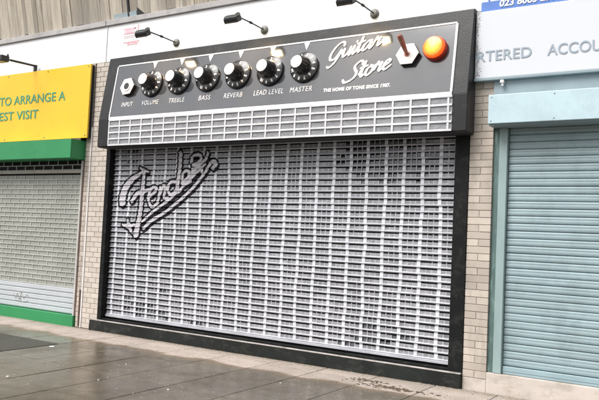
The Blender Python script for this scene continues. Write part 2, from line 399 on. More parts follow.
par = thing('concrete_parapet', (-8, 0, 4.6), 'board-marked weathered concrete parapet leaning out above the white band', 'parapet')
tilt = .21; pm = MB(); bmm = MB(); z0 = 4.607
x = -13.2; Ml = Matrix.Translation((0, .035, z0)) @ Matrix.Rotation(math.atan(tilt), 4, 'X')
while x < 2.5:
    w = random.uniform(.085, .17)
    if x < -8.07 < x + w: w = -8.07 - x
    d = random.uniform(-.007, .007)
    bmm.box(x + .0015, x + w - .0015, -.012 + d, .05, 0, 2.6, 0, Ml @ Matrix.Rotation(random.uniform(-.004, .004), 4, 'Y'))
    x += w
part('board_marked_face', bmm, conc, par)
b_ = MB(); b_.box(-13.2, 2.5, .052, .35, 0, 2.6, 0, Ml); part('core', b_, conc, par)
b_ = MB(); b_.box(-13.2, -8.118, -.035, .3, 4.522, 4.603, 0, None, .006); part('capping', b_, ledge_m, par)
b_ = MB(); b_.box(-8.106, 2.5, -.035, .3, 4.522, 4.603, 0, None, .006); part('capping', b_, ledge_m, par)
b_ = MB(); b_.box(-7.69, -7.655, -.03, .02, 0, 1.2, 0, Ml); part('drip_pipe', b_, joint_dark, par)
b_ = MB(); b_.box(-7.98, -7.51, -.028, .0, .0, .085, 0, Ml); part('lead_flashing', b_, lead_blue, par)
b_ = MB(); M2 = Ml
b_.add([M2 @ V(q) for q in ((-7.50, -.022, .0), (-7.33, -.022, .0), (-7.50, -.022, .13), (-7.50, .01, .0), (-7.33, .01, .0), (-7.50, .01, .13))], [(0, 1, 2), (3, 5, 4), (0, 3, 4, 1), (1, 4, 5, 2), (2, 5, 3, 0)])
part('shadow_notch', b_, joint_dark, par)  # dark wedge laid on the face, its colour standing in for a shadowed recess

band = thing('fascia_band', (-8, 0, 3.97), 'long plain white cladding band running above all the shop signs', 'fascia')
b_ = MB(); b_.box(-13.2, -8.098, -.004, .3, 3.975, 4.520, 0, None, .003); part('cladding_panel', b_, white_band, band)
b_ = MB(); b_.box(-8.086, 2.5, -.004, .3, 3.975, 4.520, 0, None, .003); part('cladding_panel', b_, white_band, band)
b_ = MB(); b_.box(-8.098, -8.086, .004, .3, 3.975, 4.520); part('joint_strip', b_, joint_dark, band)

al = thing('alarm_decal', (-7.56, -.01, 4.35), 'faded pink and red printed emblem on the white band behind the first black lamp', 'emblem')
def arc(mb, cx, cz, rx, rz, a0, a1, w, y, n=14):
    for k in range(n):
        a, b2 = a0 + (a1 - a0) * k / n, a0 + (a1 - a0) * (k + 1) / n
        o = [(cx + (rx) * math.cos(t), y, cz + rz * math.sin(t)) for t in (a, b2)]; i = [(cx + (rx - w) * math.cos(t), y, cz + (rz - w) * math.sin(t)) for t in (a, b2)]
        mb.add([o[0], o[1], i[1], i[0]] + [(p[0], y + .003, p[2]) for p in (o[0], o[1], i[1], i[0])], [(0, 1, 2, 3), (0, 1, 5, 4), (3, 2, 6, 7)])
b_ = MB(); b_.box(-7.74, -7.50, -.0075, -.0045, 4.42, 4.436); b_.box(-7.74, -7.53, -.0075, -.0045, 4.352, 4.366)
arc(b_, -7.52, 4.394, .045, .042, -1.57, 1.57, .014, -.0075); b_.box(-7.455, -7.443, -.0075, -.0045, 4.34, 4.47)
part('outline', b_, pink_mark, al)
b_ = MB(); b_.box(-7.73, -7.535, -.0075, -.0045, 4.368, 4.418); part('fill', b_, pink_pale, al)
b_ = MB(); b_.box(-7.74, -7.42, -.0075, -.0045, 4.222, 4.236); b_.box(-7.66, -7.45, -.0075, -.0045, 4.185, 4.22); part('foot_line', b_, pink_mark, al)
b_ = MB(); b_.box(-7.74, -7.48, -.0075, -.0045, 4.318, 4.325); b_.box(-7.74, -7.48, -.0075, -.0045, 4.298, 4.303); part('fine_lines', b_, pink_pale, al)

# ------------------------------------------------------------------ brick pillars
def bricks(mb, x0, x1, z0, z1, yf, widths, dep=.09, pitch=.0752, gap=.007):
    k = 0; z = z0
    while z < z1 - .01:
        row = widths[k % len(widths)]; x = x0; tot = sum(row)
        for w in row:
            ww = w / tot * (x1 - x0); j = random.uniform(-.0018, .0018)
            mb.box(x + (gap / 2 if x > x0 + .001 else 0), min(x + ww, x1) - (gap / 2 if x + ww < x1 - .001 else 0), yf + j, yf + dep, z + gap / 2, min(z + pitch - gap / 2, z1), 0, None, .0022)
            x += ww
        z += pitch; k += 1
pl = thing('brick_pillar', (-8.36, 0, 0), 'narrow pinkish beige brick pillar between the grey-green shutter and the white strip', 'brick pillar', 'brick pillars between the shops')
b_ = MB(); bricks(b_, -8.425, -8.318, 0, 3.974, 0, [[1.], [.55, .45]]); part('brickwork', b_, brick_pink, pl)
b_ = MB(); b_.box(-8.423, -8.320, .006, .28, 0, 3.97); part('mortar', b_, mortar, pl)
pl2 = thing('brick_pillar', (-8.12, 0, 0), 'cream brick pillar directly left of the black surround', 'brick pillar', 'brick pillars between the shops')
b_ = MB(); bricks(b_, -8.285, -7.952, 0, 3.974, 0, [[.5, .5], [.26, .5, .24]]); part('brickwork', b_, brick_cream, pl2)
b_ = MB(); b_.box(-8.283, -7.955, .006, .28, 0, 3.97); part('mortar', b_, mortar, pl2)
pr = thing('brick_pillar', (-2.32, 0, 0), 'pale beige brick pillar between the black surround and the teal shutter', 'brick pillar', 'brick pillars between the shops')
b_ = MB(); bricks(b_, -2.446, -2.200, .128, 3.974, 0, [[.5, .5], [1.]]); part('brickwork', b_, brick_right, pr)
b_ = MB(); b_.box(-2.444, -2.202, .006, .28, .128, 3.97); part('mortar', b_, mortar, pr)
b_ = MB(); b_.box(-2.446, -2.200, -.004, .28, -.02, .126, 0, None, .004); part('rendered_foot', b_, render_m, pr)
s_ = MB(); s_.box(-8.314, -8.289, -.012, .1, 0, 3.0, 0, None, .003)
tag(put('sealant_strip', s_.mesh('sealant_strip', seal_white)), 'thin white vertical strip between the pinkish and the cream brick pillars', 'strip')
s_ = MB(); s_.tube([(-8.345, -.012, .02), (-8.343, -.013, .3), (-8.346, -.012, .56)], .009)
tag(put('rusty_cable', s_.mesh('rusty_cable', brown_rust, True)), 'short rusty brown cable at the foot of the pinkish brick pillar', 'cable')

# ------------------------------------------------------------------ left shop
ys = thing('shop_sign', (-9.5, 0, 2.84), 'yellow sign board with green capital lettering above the green shutter box', 'sign')
b_ = MB(); b_.box(-12.5, -8.312, -.09, -.062, 2.832, 3.955, 0, None, .002); part('board', b_, yellow, ys)
b_ = MB(); b_.box(-12.5, -8.325, -.061, -.006, 2.840, 3.947); part('back_frame', b_, joint_dark, ys)
def lettering(txt, x, z, y, size, width, mat, parent, shear=0., bold=0., M=None, align='LEFT', spacing=1., name='lettering', depth=.0015):
    vs, fs = text_mb(txt, size, depth, shear, bold, align, spacing, width)
    M = M if M is not None else Matrix.Translation((x, y, z)) @ Matrix.Rotation(math.pi / 2, 4, 'X')
    mb = MB(); mb.add([M @ v for v in vs], fs); return part(name, mb, mat, parent, fix=False)
for x in (-8.36, -9.3, -10.3, -11.3):
    for z in (2.87, 3.92): b_ = MB(); b_.lathe([(.011, 0), (.010, .004), (.006, .006)], 12, 0, Matrix.Translation((x, -.0903, z)) @ Matrix.Rotation(math.pi / 2, 4, 'X')); part('screw', b_, zinc, ys, True)
LT = LEFTTXT
lettering('TO ARRANGE A', LT[0], LT[1], -.0945, LT[2], LT[3], teal_letter, ys, bold=.002)
lettering('EST VISIT', LT[4], LT[5], -.0945, LT[2], LT[6], teal_letter, ys, bold=.002)
gb = thing('shutter_box', (-9.5, 0, 2.51), 'bright green steel shutter box projecting under the yellow sign', 'shutter box', 'shutter boxes above the neighbouring shops')
b_ = MB(); b_.box(-12.5, -8.43, -.275, .06, 2.513, 2.795, 0, None, .004); part('housing', b_, green, gb)
b_ = MB(); b_.add([(-12.5, -.273, 2.797), (-8.43, -.273, 2.797), (-8.43, -.10, 2.827), (-12.5, -.10, 2.827), (-12.5, -.10, 2.797), (-8.43, -.10, 2.797)], [(0, 1, 2, 3), (0, 4, 5, 1), (1, 5, 2), (0, 3, 4), (3, 2, 5, 4)])
part('sloping_flashing', b_, grille_line, gb)
ls = thing('roller_shutter', (-9.5, .08, .16), 'grey-green roller shutter with a brick-pattern upper part behind the green sill', 'roller shutter', 'closed roller shutters')
b_ = MB(); ml = MB(); y = .065; pz = .0752; z = .56; k = 0
while z < 2.5:
    top = z + pz
    if 2.30 < z + pz / 2 < 2.375: z = top; k += 1; continue
    ml.box(-12, -8.48, y - .008, y + .004, z, z + .014)
    x = -12.0 + (k % 2) * .115
    while x < -8.48:
        ml.box(x, min(x + .016, -8.48), y - .004, y + .003, z + .014, z + pz)
        x += .23
    if z < 2.3: b_.box(-12, -8.48, y + .004, y + .010, z + .0, z + pz)
    z = top; k += 1
part('infill', b_, grille_l, ls); part('link_bars', ml, grille_line, ls)
b_ = MB(); b_.box(-12, -8.475, y - .02, y + .012, 2.318, 2.372, 0, None, .006); part('top_rail', b_, galv_beige, ls)
def slats(mb, x0, x1, z0, z1, y, pitch, bulge, seg=7, wob=0., mi=0, flat=False):
    n = round((z1 - z0) / pitch); pitch = (z1 - z0) / n
    xs = [x0 + (x1 - x0) * i / 14 for i in range(15)]
    for k in range(n):
        prof = [(y + .006, 0.), (y, .03)] + [(y - bulge * math.sin(math.pi * t), .03 + .90 * t) for t in [i / seg for i in range(1, seg)]] + [(y, .93), (y + .006, .955), (y + .006, 1.)]
        if flat: prof = [(y + .009, 0.), (y + .006, .03), (y - .003, .07), (y - .006, .13), (y - .0075, .30), (y - .0078, .52), (y - .0062, .56), (y - .0062, .60), (y - .0078, .64), (y - .007, .82), (y - .0035, .92), (y + .003, .965), (y + .008, .985), (y + .009, 1.)]
        t_ = random.uniform(-wob, wob); u_ = random.uniform(-wob, wob)
        vs = []; 
        for i, x in enumerate(xs):
            dz = t_ + (u_ - t_) * i / 14
            for py, v in prof: vs.append((x, py + noise.noise((x * .6, k * .5, y)) * .004, z0 + (k + v) * pitch + dz))
        m = len(prof)
        mb.add(vs, [(i * m + j, (i + 1) * m + j, (i + 1) * m + j + 1, i * m + j + 1) for i in range(14) for j in range(m - 1)], mi)
b_ = MB(); slats(b_, -12, -8.48, .165, .558, .062, .0786, .010, flat=True); part('slats', b_, galv, ls, True, fix=False)
b_ = MB(); q = 0
for pts in ([(-10.0, .36, .004), (-9.93, .30, .004), (-9.90, .38, .004), (-9.84, .28, .004), (-9.80, .40, .004), (-9.74, .31, .004), (-9.66, .37, .004), (-9.60, .33, .004)], [(-9.95, .27, .003), (-9.75, .25, .003), (-9.62, .28, .003)], [(-9.82, .42, .003), (-9.80, .24, .003)]):
    P = spline(pts, 6)
    for k in range(len(P) - 1): ribbon(b_, P[k:k + 2], Matrix.Translation((0, .0535, 0)) @ Matrix.Rotation(math.pi / 2, 4, 'X'), .002 + q * 5e-6); q += 1
part('scribble', b_, grille_l, ls)
b_ = MB(); b_.box(-8.48, -8.446, -.02, .1, .161, 2.50, 0, None, .004); part('guide_rail', b_, guide_m, ls)
b_ = MB(); b_.box(-8.445, -8.428, -.006, .1, .161, 2.50, 0, None, .003); part('rusty_edge', b_, brown_rust, ls)
s_ = MB(); s_.box(-12, -8.44, -.035, .12, -.01, .160, 0, None, .004)
tag(put('door_sill', s_.mesh('door_sill', green)), 'green painted sill bar at the foot of the grey-green shutter', 'sill')
s_ = MB(); s_.box(-12, -8.43, .1, .29, -.01, 2.9)
part('backing', s_, dark_in, ls)

# ------------------------------------------------------------------ guitar shop surround
su = thing('shop_surround', (-5.2, 0, 0), 'black painted surround and low plinth framing the big white patterned shutter', 'shop surround')
b_ = MB(); b_.box(-7.950, -7.872, -.012, .28, .15, 2.95, 0, None, .004); part('jamb', b_, black_frame, su)
b_ = MB(); b_.box(-2.603, -2.449, -.012, .28, .15, 2.95, 0, None, .004); part('jamb', b_, black_frame, su)
b_ = MB(); b_.box(-7.870, -2.605, .02, .28, 2.70, 2.95); part('lintel', b_, black_frame, su)
b_ = MB(); b_.box(-8.06, -2.449, -.055, .28, -.02, .150, 0, None, .008); part('plinth', b_, plinth_m, su)
b_ = MB(); b_.box(-8.06, -2.449, -.062, -.020, .151, .163, 0, None, .002); part('sill_edge', b_, ledge_trim, su)
b_ = MB(); b_.box(-7.870, -2.605, .0, .115, .151, .185, 0, None, .003); part('floor_track', b_, black_frame, su)
b_ = MB(); b_.box(-7.870, -2.605, .17, .29, .15, 2.7); part('dark_backing', b_, dark_in, su)
# --- curtain
LOGO = [[[-7.667, 1.886, 0.048], [-7.664, 1.97, 0.047], [-7.608, 2.099, 0.041], [-7.49, 2.215, 0.029], [-7.369, 2.28, 0.018], [-7.26, 2.344, 0.007]], [[-7.26, 2.344, 0.011], [-7.262, 2.243, 0.018], [-7.27, 2.099, 0.022], [-7.283, 1.883, 0.025], [-7.306, 1.667, 0.028], [-7.356, 1.429, 0.039]], [[-7.474, 1.899, 0.018], [-7.373, 2.009, 0.022], [-7.227, 2.045, 0.018], [-7.055, 2.099, 0.01]], [[-7.16, 1.949, 0.014], [-7.049, 2.021, 0.014], [-6.996, 2.078, 0.014], [-7.065, 2.099, 0.014], [-7.137, 2.021, 0.015], [-7.137, 1.903, 0.014], [-7.063, 1.822, 0.014], [-6.962, 1.887, 0.014]], [[-6.962, 1.887, 0.014], [-6.931, 2.099, 0.014]], [[-6.949, 1.965, 0.014], [-6.875, 2.114, 0.015], [-6.831, 2.099, 0.014], [-6.844, 1.959, 0.014], [-6.778, 1.953, 0.014]], [[-6.627, 2.176, 0.014], [-6.738, 2.176, 0.014], [-6.787, 2.082, 0.014], [-6.735, 2.002, 0.014], [-6.645, 2.048, 0.014], [-6.605, 2.134, 0.013]], [[-6.587, 2.579, 0.021], [-6.586, 2.377, 0.02], [-6.604, 2.186, 0.02], [-6.608, 2.048, 0.018], [-6.536, 2.065, 0.01]], [[-6.534, 2.162, 0.014], [-6.439, 2.231, 0.014], [-6.408, 2.306, 0.014], [-6.482, 2.328, 0.014], [-6.532, 2.255, 0.013], [-6.496, 2.141, 0.014], [-6.39, 2.182, 0.013]], [[-6.39, 2.182, 0.017], [-6.348, 2.347, 0.018]], [[-6.36, 2.264, 0.017], [-6.287, 2.366, 0.017], [-6.208, 2.365, 0.017], [-6.187, 2.324, 0.017]], [[-6.382, 2.45, 0.014], [-6.361, 2.525, 0.013], [-6.264, 2.551, 0.014], [-6.208, 2.501, 0.013], [-6.274, 2.434, 0.013], [-6.353, 2.408, 0.013], [-6.229, 2.42, 0.014], [-6.136, 2.48, 0.014], [-6.099, 2.567, 0.014]], [[-7.214, 1.513, 0.015], [-7.058, 1.631, 0.016], [-6.774, 1.778, 0.014], [-6.398, 2.038, 0.014], [-6.149, 2.283, 0.014], [-6.062, 2.404, 0.014], [-6.004, 2.45, 0.02], [-5.951, 2.415, 0.023], [-5.998, 2.362, 0.017]], [[-7.242, 1.612, 0.011], [-7.03, 1.766, 0.012], [-6.748, 1.932, 0.012], [-6.452, 2.162, 0.011], [-6.224, 2.345, 0.01], [-6.132, 2.418, 0.006]], [[-7.64, 1.557, 0.007], [-7.511, 1.536, 0.022], [-7.387, 1.565, 0.008]], [[-7.534, 1.633, 0.007], [-7.501, 1.536, 0.022], [-7.437, 1.441, 0.008]], [[-7.353, 2.388, 0.003], [-7.26, 2.344, 0.015], [-7.17, 2.321, 0.003]]]
P0 = .0755; Z0 = .238; NR = 33; CP = .2265; XK = -4.816; X0, X1 = -7.868, -2.607; YC = .09
Z1 = Z0 + NR * P0
logo = []
for st in LOGO:
    sp = spline([tuple(q) for q in st], 22); logo += [(x, z, r * 1.0) for x, z, r in sp]
lx0 = min(q[0] for q in logo) - .09; lx1 = max(q[0] for q in logo) + .09; lz0 = min(q[1] for q in logo) - .09; lz1 = max(q[1] for q in logo) + .09
grid = {}
for q in logo:
    for i in range(-1, 2):
        for j in range(-1, 2): grid.setdefault((int(q[0] / -.1) + i, int(q[1] / .1) + j), []).append(q)
def logo_at(x, z):
    c = 0
    for qx, qz, r in grid.get((int(x / -.1), int(z / .1)), ()):
        d = math.hypot(x - qx, z - qz)
        if d < r * 1.28 + .004: return 2
        if d < r * 1.28 + .030 or math.hypot(x - qx - .022, z - qz + .030) < r * 1.2 + .018: c = 1
    return c
nz = lambda x, z, s, o=0.: noise.noise((x * s + o, z * s * 1.3, o * 3.1))
prof = [(0, .002), (.02, -.007), (.08, -.013), (.14, -.014), (.20, -.011), (.25, -.003), (.30, .0), (.75, .001), (.97, .001), (1., .002)]
cm = MB()
def xw(k, c): return nz(c * .5, k * .30, 1., 5.) * .018 + nz(c * 1.3, k * .09, 1., 9.) * .016 + nz(c * 3.1, k * 1.9, 1., 2.) * .006
for k in range(NR + 1):
    zb = Z0 + k * P0
    if k == NR: vt = .5
    # break points along this lath
    xs = [X0]; kinds = []
    c0 = math.floor((X0 - XK) / CP) ; c = c0
    brk = []
    while True:
        xc = XK + c * CP + xw(k, c)
        if xc - .02 > X1: break
        brk.append((xc - .021, 'col')); xr = XK + (c + 1) * CP + xw(k, c + 1) - .021
        s = xc + .021; W = xr - s; tw = .010
        sw = (W - 2 * tw) / 3
        brk += [(s, 'slot'), (s + sw, 'tick'), (s + sw + tw, 'slot'), (s + 2 * sw + tw, 'tick'), (s + 2 * sw + 2 * tw, 'slot')]
        c += 1
    brk.append((X1 + 1, 'end'))
    segs = []
    for (a, kd), (b2, _) in zip(brk, brk[1:]):
        a = max(a, X0); b2 = min(b2, X1)
        if b2 - a < .001: continue
        segs.append((a, b2, kd))
    for a, b2, kd in segs:
        inlogo = lx0 < b2 and a < lx1 and lz0 < zb + P0 and zb < lz1
        step = .0075 if inlogo else .06
        n = max(1, math.ceil((b2 - a) / step))
        sx = [a + (b2 - a) * i / n for i in range(n + 1)]
        zc = zb + .7 * P0; xc = (a + b2) / 2
        # slots high right, at the foot and far left get painted-in darkness
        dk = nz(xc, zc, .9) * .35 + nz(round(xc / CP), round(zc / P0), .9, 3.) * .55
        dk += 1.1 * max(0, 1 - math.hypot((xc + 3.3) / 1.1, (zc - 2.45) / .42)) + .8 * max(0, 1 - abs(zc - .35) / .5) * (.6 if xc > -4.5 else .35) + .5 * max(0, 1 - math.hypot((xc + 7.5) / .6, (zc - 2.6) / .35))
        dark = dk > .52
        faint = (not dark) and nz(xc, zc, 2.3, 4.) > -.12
        for i in range(n):
            u0, u1 = sx[i], sx[i + 1]; um = (u0 + u1) / 2
            for (v0, y0), (v1, y1) in zip(prof, prof[1:]):
                if k == NR and v0 >= .5: break
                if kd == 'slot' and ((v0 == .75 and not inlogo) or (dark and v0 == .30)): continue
                if kd == 'tick' and v0 == .75 and faint: continue
                parts_ = (4 if v0 == .30 else 3) if (v0 >= .30 and v0 < .9 and inlogo) else 1
                for q in range(parts_):
                    va = v0 + (v1 - v0) * q / parts_; vb = v0 + (v1 - v0) * (q + 1) / parts_
                    ya = y0 + (y1 - y0) * q / parts_; yb = y0 + (y1 - y0) * (q + 1) / parts_
                    lg = logo_at(um, zb + (va + vb) / 2 * P0) if inlogo else 0
                    if kd == 'slot' and v0 == .75 and lg != 2: continue
                    mi = (0, 2, 3)[lg]
                    if lg == 0:
                        if (kd != 'col' and v0 < .25) or (kd == 'col' and (v0 < .08 or v0 >= .75)): mi = 6
                        if kd == 'tick' and v0 >= .25: mi = 1
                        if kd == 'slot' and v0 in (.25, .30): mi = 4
                    bow = lambda x: YC + nz(x, zb, .5, 2.) * .007 + nz(x, zb, 3.1, 7.) * .003
                    bl = -.004 if (kd == 'col' and v0 >= .3) else 0
                    cm.quad((u0, bow(u0) + ya + bl, zb + va * P0), (u1, bow(u1) + ya + bl, zb + va * P0), (u1, bow(u1) + yb + bl, zb + vb * P0), (u0, bow(u0) + yb + bl, zb + vb * P0), mi)
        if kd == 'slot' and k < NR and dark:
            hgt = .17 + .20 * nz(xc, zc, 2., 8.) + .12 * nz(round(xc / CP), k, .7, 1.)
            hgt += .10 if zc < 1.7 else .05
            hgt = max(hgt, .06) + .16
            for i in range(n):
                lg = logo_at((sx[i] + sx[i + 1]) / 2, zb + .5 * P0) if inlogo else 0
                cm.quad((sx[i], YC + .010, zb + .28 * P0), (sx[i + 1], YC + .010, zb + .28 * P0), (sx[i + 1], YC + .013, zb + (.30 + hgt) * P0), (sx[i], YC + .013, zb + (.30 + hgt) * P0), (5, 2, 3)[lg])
rs = thing('roller_shutter', (-5.2, YC, .2), 'wide roller shutter painted as white grille cloth with black and white script lettering', 'roller shutter', 'closed roller shutters')
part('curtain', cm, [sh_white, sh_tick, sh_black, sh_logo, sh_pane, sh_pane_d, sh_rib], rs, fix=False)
b_ = MB(); b_.box(X0, X1, YC - .022, YC + .012, Z0 - .030, Z0 + .001, 0, None, .004); part('bottom_rail', b_, sh_rib, rs)

# ------------------------------------------------------------------ amplifier-shaped sign
MS = Matrix(((1, 0, 0, 0), (0, .15736, -.98754, -.25), (0, .98754, .15736, 3.05), (0, 0, 0, 1)))   # x, up the slope, out of the panel
XL, XR = -7.895, -2.403
sg = thing('amplifier_sign', (-5.14, -.05, 2.66), 'shop sign shaped like a giant guitar amplifier with knobs above the patterned shutter', 'sign')
SL = .945; top = MS @ V((0, SL, 0))
b_ = MB(); prof2 = [(-.25, 2.66), (-.25, 3.05), (top.y, top.z), (-.006, top.z + .002), (-.006, 2.66)]
n = len(prof2)
b_.add([(x, y, z) for x in (XL, XR) for y, z in prof2], [tuple(range(n)), tuple(range(n, 2 * n))] + [(i, (i + 1) % n, n + (i + 1) % n, n + i) for i in range(n)])
# cabinet bevel via bmesh
me = b_.mesh('cabinet', tolex); bm = bmesh.new(); bm.from_mesh(me); bmesh.ops.bevel(bm, geom=bm.edges[:], offset=.010, segments=2, affect='EDGES', profile=.5); bmesh.ops.recalc_face_normals(bm, faces=bm.faces[:]); bm.to_mesh(me); bm.free()
put('cabinet', me, sg)
b_ = MB(); b_.box(XL + .012, XR - .012, -.238, -.008, 2.650, 2.6595); part('shade_soffit', b_, dark_in, sg)  # black board added so the underside reads as deep shade
FX0, FX1 = -7.665, -2.578; LW = .030
b_ = MB(); b_.box(FX0 + .0041, FX1 - .0141, .0262, .7922, -.02, .006, 0, MS); part('control_panel', b_, panel_m, sg)
b_ = MB()
b_.box(FX0 - .01, FX1 + .008, -.014, .026, -.02, .013, 0, MS, .002); b_.box(FX0, FX1, .7925, .812, -.02, .013, 0, MS, .002)
b_.box(FX0 - .018, FX0 + .004, .027, .792, -.02, .013, 0, MS, .002); b_.box(FX1 - .014, FX1 + .012, .027, .792, -.02, .013, 0, MS, .002)
part('frame_line', b_, line_white, sg)
for i in range(6):
    cx = -6.925 + .497 * i - .012; b_ = MB()
    b_.add([MS @ V(q) for q in ((cx - .042, .791, .0065), (cx + .042, .791, .0065), (cx, .700, .0065), (cx - .042, .791, .010), (cx + .042, .791, .010), (cx, .700, .010))], [(3, 4, 5), (0, 1, 2), (0, 1, 4, 3), (1, 2, 5, 4), (2, 0, 3, 5)])
    part('indicator_mark', b_, letter_white, sg)
# grille cloth strip
GX0, GX1, GZ0, GZ1 = FX0 + .005, FX1 + .018, 2.668, 3.034
b_ = MB(); b_.box(GX0, GX1, -.255, -.2, GZ0, GZ1); cl = part('grille_cloth', b_, sg_cell, sg)
ln = MB()
for i in range(5):
    z = GZ0 + .006 + (GZ1 - GZ0 - .012) * i / 4; t = .022
    ln.box(GX0, GX1, -.268, -.2555, z - t / 2, z + t / 2, 0, None, .002)
ph = .36 * .2105
x = GX0 + .006
while x < GX1:
    ln.box(x - .012, x + .012, -.2665, -.2553, GZ0 + .0171, GZ1 - .0171, 0, None, .002); x += .2105
part('grid_lines', ln, sg_line, cl)
# --- knobs
def knob(i, rot):
    cx = -6.925 + .497 * i; M = MS @ Matrix.Translation((cx, .470, .0065))
    kb = MB(); kb.lathe([(.112, .046), (.112, .052), (.104, .06), (.100, .13), (.090, .192), (.080, .200)], 48, 0, None, (2, 4, .955))
    k = put('knob', kb.mesh('knob', knob_black, True), sg, M)
    sk = MB(); sk.lathe([(.188, 0), (.192, .004), (.190, .028), (.178, .034), (.115, .050)], 56); s_ = put('skirt', sk.mesh('skirt', knob_black, True), k, M)
    cp = MB(); cp.lathe([(.077, .1995), (.077, .203), (.070, .2055), (.064, .2045)], 40); put('cap', cp.mesh('cap', chrome_white, True), k, M)
    nm = MB()
    for d in range(11):
        a = math.radians(rot + 90 - 30 * d)
        vs, fs = text_mb(str(d), .052, .003, bold=.0022, align='CENTER')
        for v in vs:
            v.y -= .018
            px = (.150 + v.y) * math.cos(a) + v.x * math.sin(a); py = (.150 + v.y) * math.sin(a) - v.x * math.cos(a)
            r = math.hypot(px, py); v.x = px; v.y = py; v.z += .034 + (.178 - r) / .063 * .016 + .0004
        nm.add(vs, fs)
    put('numerals', nm.mesh('numerals', letter_white, fix=False), k, M)
    return k
k0 = knob(0, 60)
ORIG = list(bpy.data.objects)
knames = ['volume', 'treble', 'bass', 'reverb', 'lead level', 'master']
for i in range(1, 6):
    Mk = MS @ Matrix.Translation((-6.925 + .497 * i, .470, .0065)) @ Matrix.Rotation(math.radians((0, -35, 40, -75, 25, -15)[i]), 4, 'Z')
    copy_tree(k0, sg, WM[sg.name].inverted() @ Mk)
# --- input jack nut
def hexnut(name, cx, s, R, h, rot, hole):
    M = MS @ Matrix.Translation((cx, s, .0065)); a0 = math.radians(rot)
    b_ = MB(); b_.lathe([(R, 0), (R, h - .001)], 6, 0, None, None, a0); o = put(name, b_.mesh(name, nut_black), sg, M)
    b_ = MB(); b_.lathe([(R * .995, h - .0005), (R * .985, h + .004), (R * .60, h + .006)], 6, 0, None, None, a0); put('face', b_.mesh('face', nut_white), o, M)
    if hole:
        b_ = MB(); b_.lathe([(.078, h + .0055), (.074, h + .014), (.052, h + .014)], 28); put('collar', b_.mesh('collar', nut_white, True), o, M)
        b_ = MB(); b_.lathe([(.050, h + .0105), (.049, h + .0146)], 24); put('socket', b_.mesh('socket', nut_black, True), o, M)
    return o, M
hexnut('input_jack', -7.362, .450, .136, .055, 6, True)
tg, M = hexnut('toggle_switch', -3.10, .480, .136, .055, 0, False)
b_ = MB(); b_.lathe([(.034, .0612), (.033, .066), (.028, .068)], 24); put('bushing', b_.mesh('bushing', lever_m, True), tg, M)
b_ = MB(); b_.tube([(0, .0, .070), (-.003, .035, .13), (-.010, .11, .25), (-.012, .125, .27)], [.020, .025, .031, .024], 16)
put('lever', b_.mesh('lever', lever_m, True), tg, M)
M = MS @ Matrix.Translation((-2.793, .520, .0065))
b_ = MB(); b_.lathe([(.133, 0), (.133, .045), (.125, .060), (.121, .060)], 48); plt = put('pilot_light', b_.mesh('pilot_light', red_rim, True), sg, M)
b_ = MB(); b_.lathe([(.120, .055), (.117, .085), (.104, .100), (.06, .108), (.01, .110)], 48); put('jewel', b_.mesh('jewel', amber, True), plt, M)
# --- lettering on the panel
def plet(txt, x0, x1, s, h, shear=.12, bold=.0, name='lettering'):
    vs, fs = text_mb(txt, h / .72, .003, shear, bold, 'LEFT', 1.12, x1 - x0)
    xm = min(v.x for v in vs)
    for v in vs: v.x += x0 - xm; v.y += s; v.z += .0068
    mb = MB(); mb.add([MS @ v for v in vs], fs); return part(name, mb, letter_white, sg, fix=False)
for txt, a, b2 in (('INPUT', -7.465, -7.245), ('VOLUME', -7.068, -6.755), ('TREBLE', -6.565, -6.285), ('BASS', -6.04, -5.842), ('REVERB', -5.618, -5.325), ('LEAD LEVEL', -5.148, -4.705), ('MASTER', -4.610, -4.300)):
    plet(txt, a, b2, .170, .066)
plet('THE HOME OF TONE SINCE 1987.', -4.14, -3.285, .140, .040, 0, .0028)
L = {
 'G': ([[(1.5, 1.5), (1.42, 1.85), (1.05, 2.0), (.6, 1.75), (.25, 1.2), (.12, .6), (.3, .15), (.7, .12), (1.05, .5), (1.3, 1.0), (1.15, .3), (.85, -.4), (.4, -.75), (.15, -.6)]], 1.5),
 'u': ([[(-.05, .55), (.2, 1.), (.17, .4), (.3, .06), (.6, .25), (.85, .7), (.92, 1.0), (.85, .4), (.95, .07), (1.2, .35)]], 1.15),
 'i': ([[(0, .4), (.2, .98), (.13, .35), (.28, .04), (.55, .35)], [(.30, 1.42), (.34, 1.48)]], .5),
 't': ([[(0, .4), (.3, 1.1), (.42, 1.75), (.25, .6), (.35, .06), (.7, .35)], [(.0, 1.12), (.75, 1.2)]], .65),
 'a': ([[(.92, .85), (.62, 1.02), (.22, .7), (.12, .2), (.38, .03), (.72, .4), (.95, .98), (.85, .35), (1., .05), (1.25, .35)]], 1.2),
 'r': ([[(0, .4), (.2, .9), (.32, 1.15), (.36, .88), (.72, .95), (.60, .5), (.66, .08), (.95, .25)]], .9),
 'S': ([[(1.5, 1.55), (1.4, 1.92), (1.0, 2.02), (.62, 1.65), (.75, 1.2), (1.02, .8), (.95, .3), (.5, .0), (-.1, -.02), (-.35, .3)]], 1.4),
 'o': ([[(.55, 1.02), (.2, .75), (.12, .25), (.42, .0), (.78, .3), (.82, .8), (.55, 1.02), (.75, .82), (1.1, .95)]], 1.0),
 'e': ([[(.0, .4), (.5, .58), (.74, .85), (.5, 1.05), (.2, .75), (.15, .22), (.45, .0), (.95, .3)]], .9)}
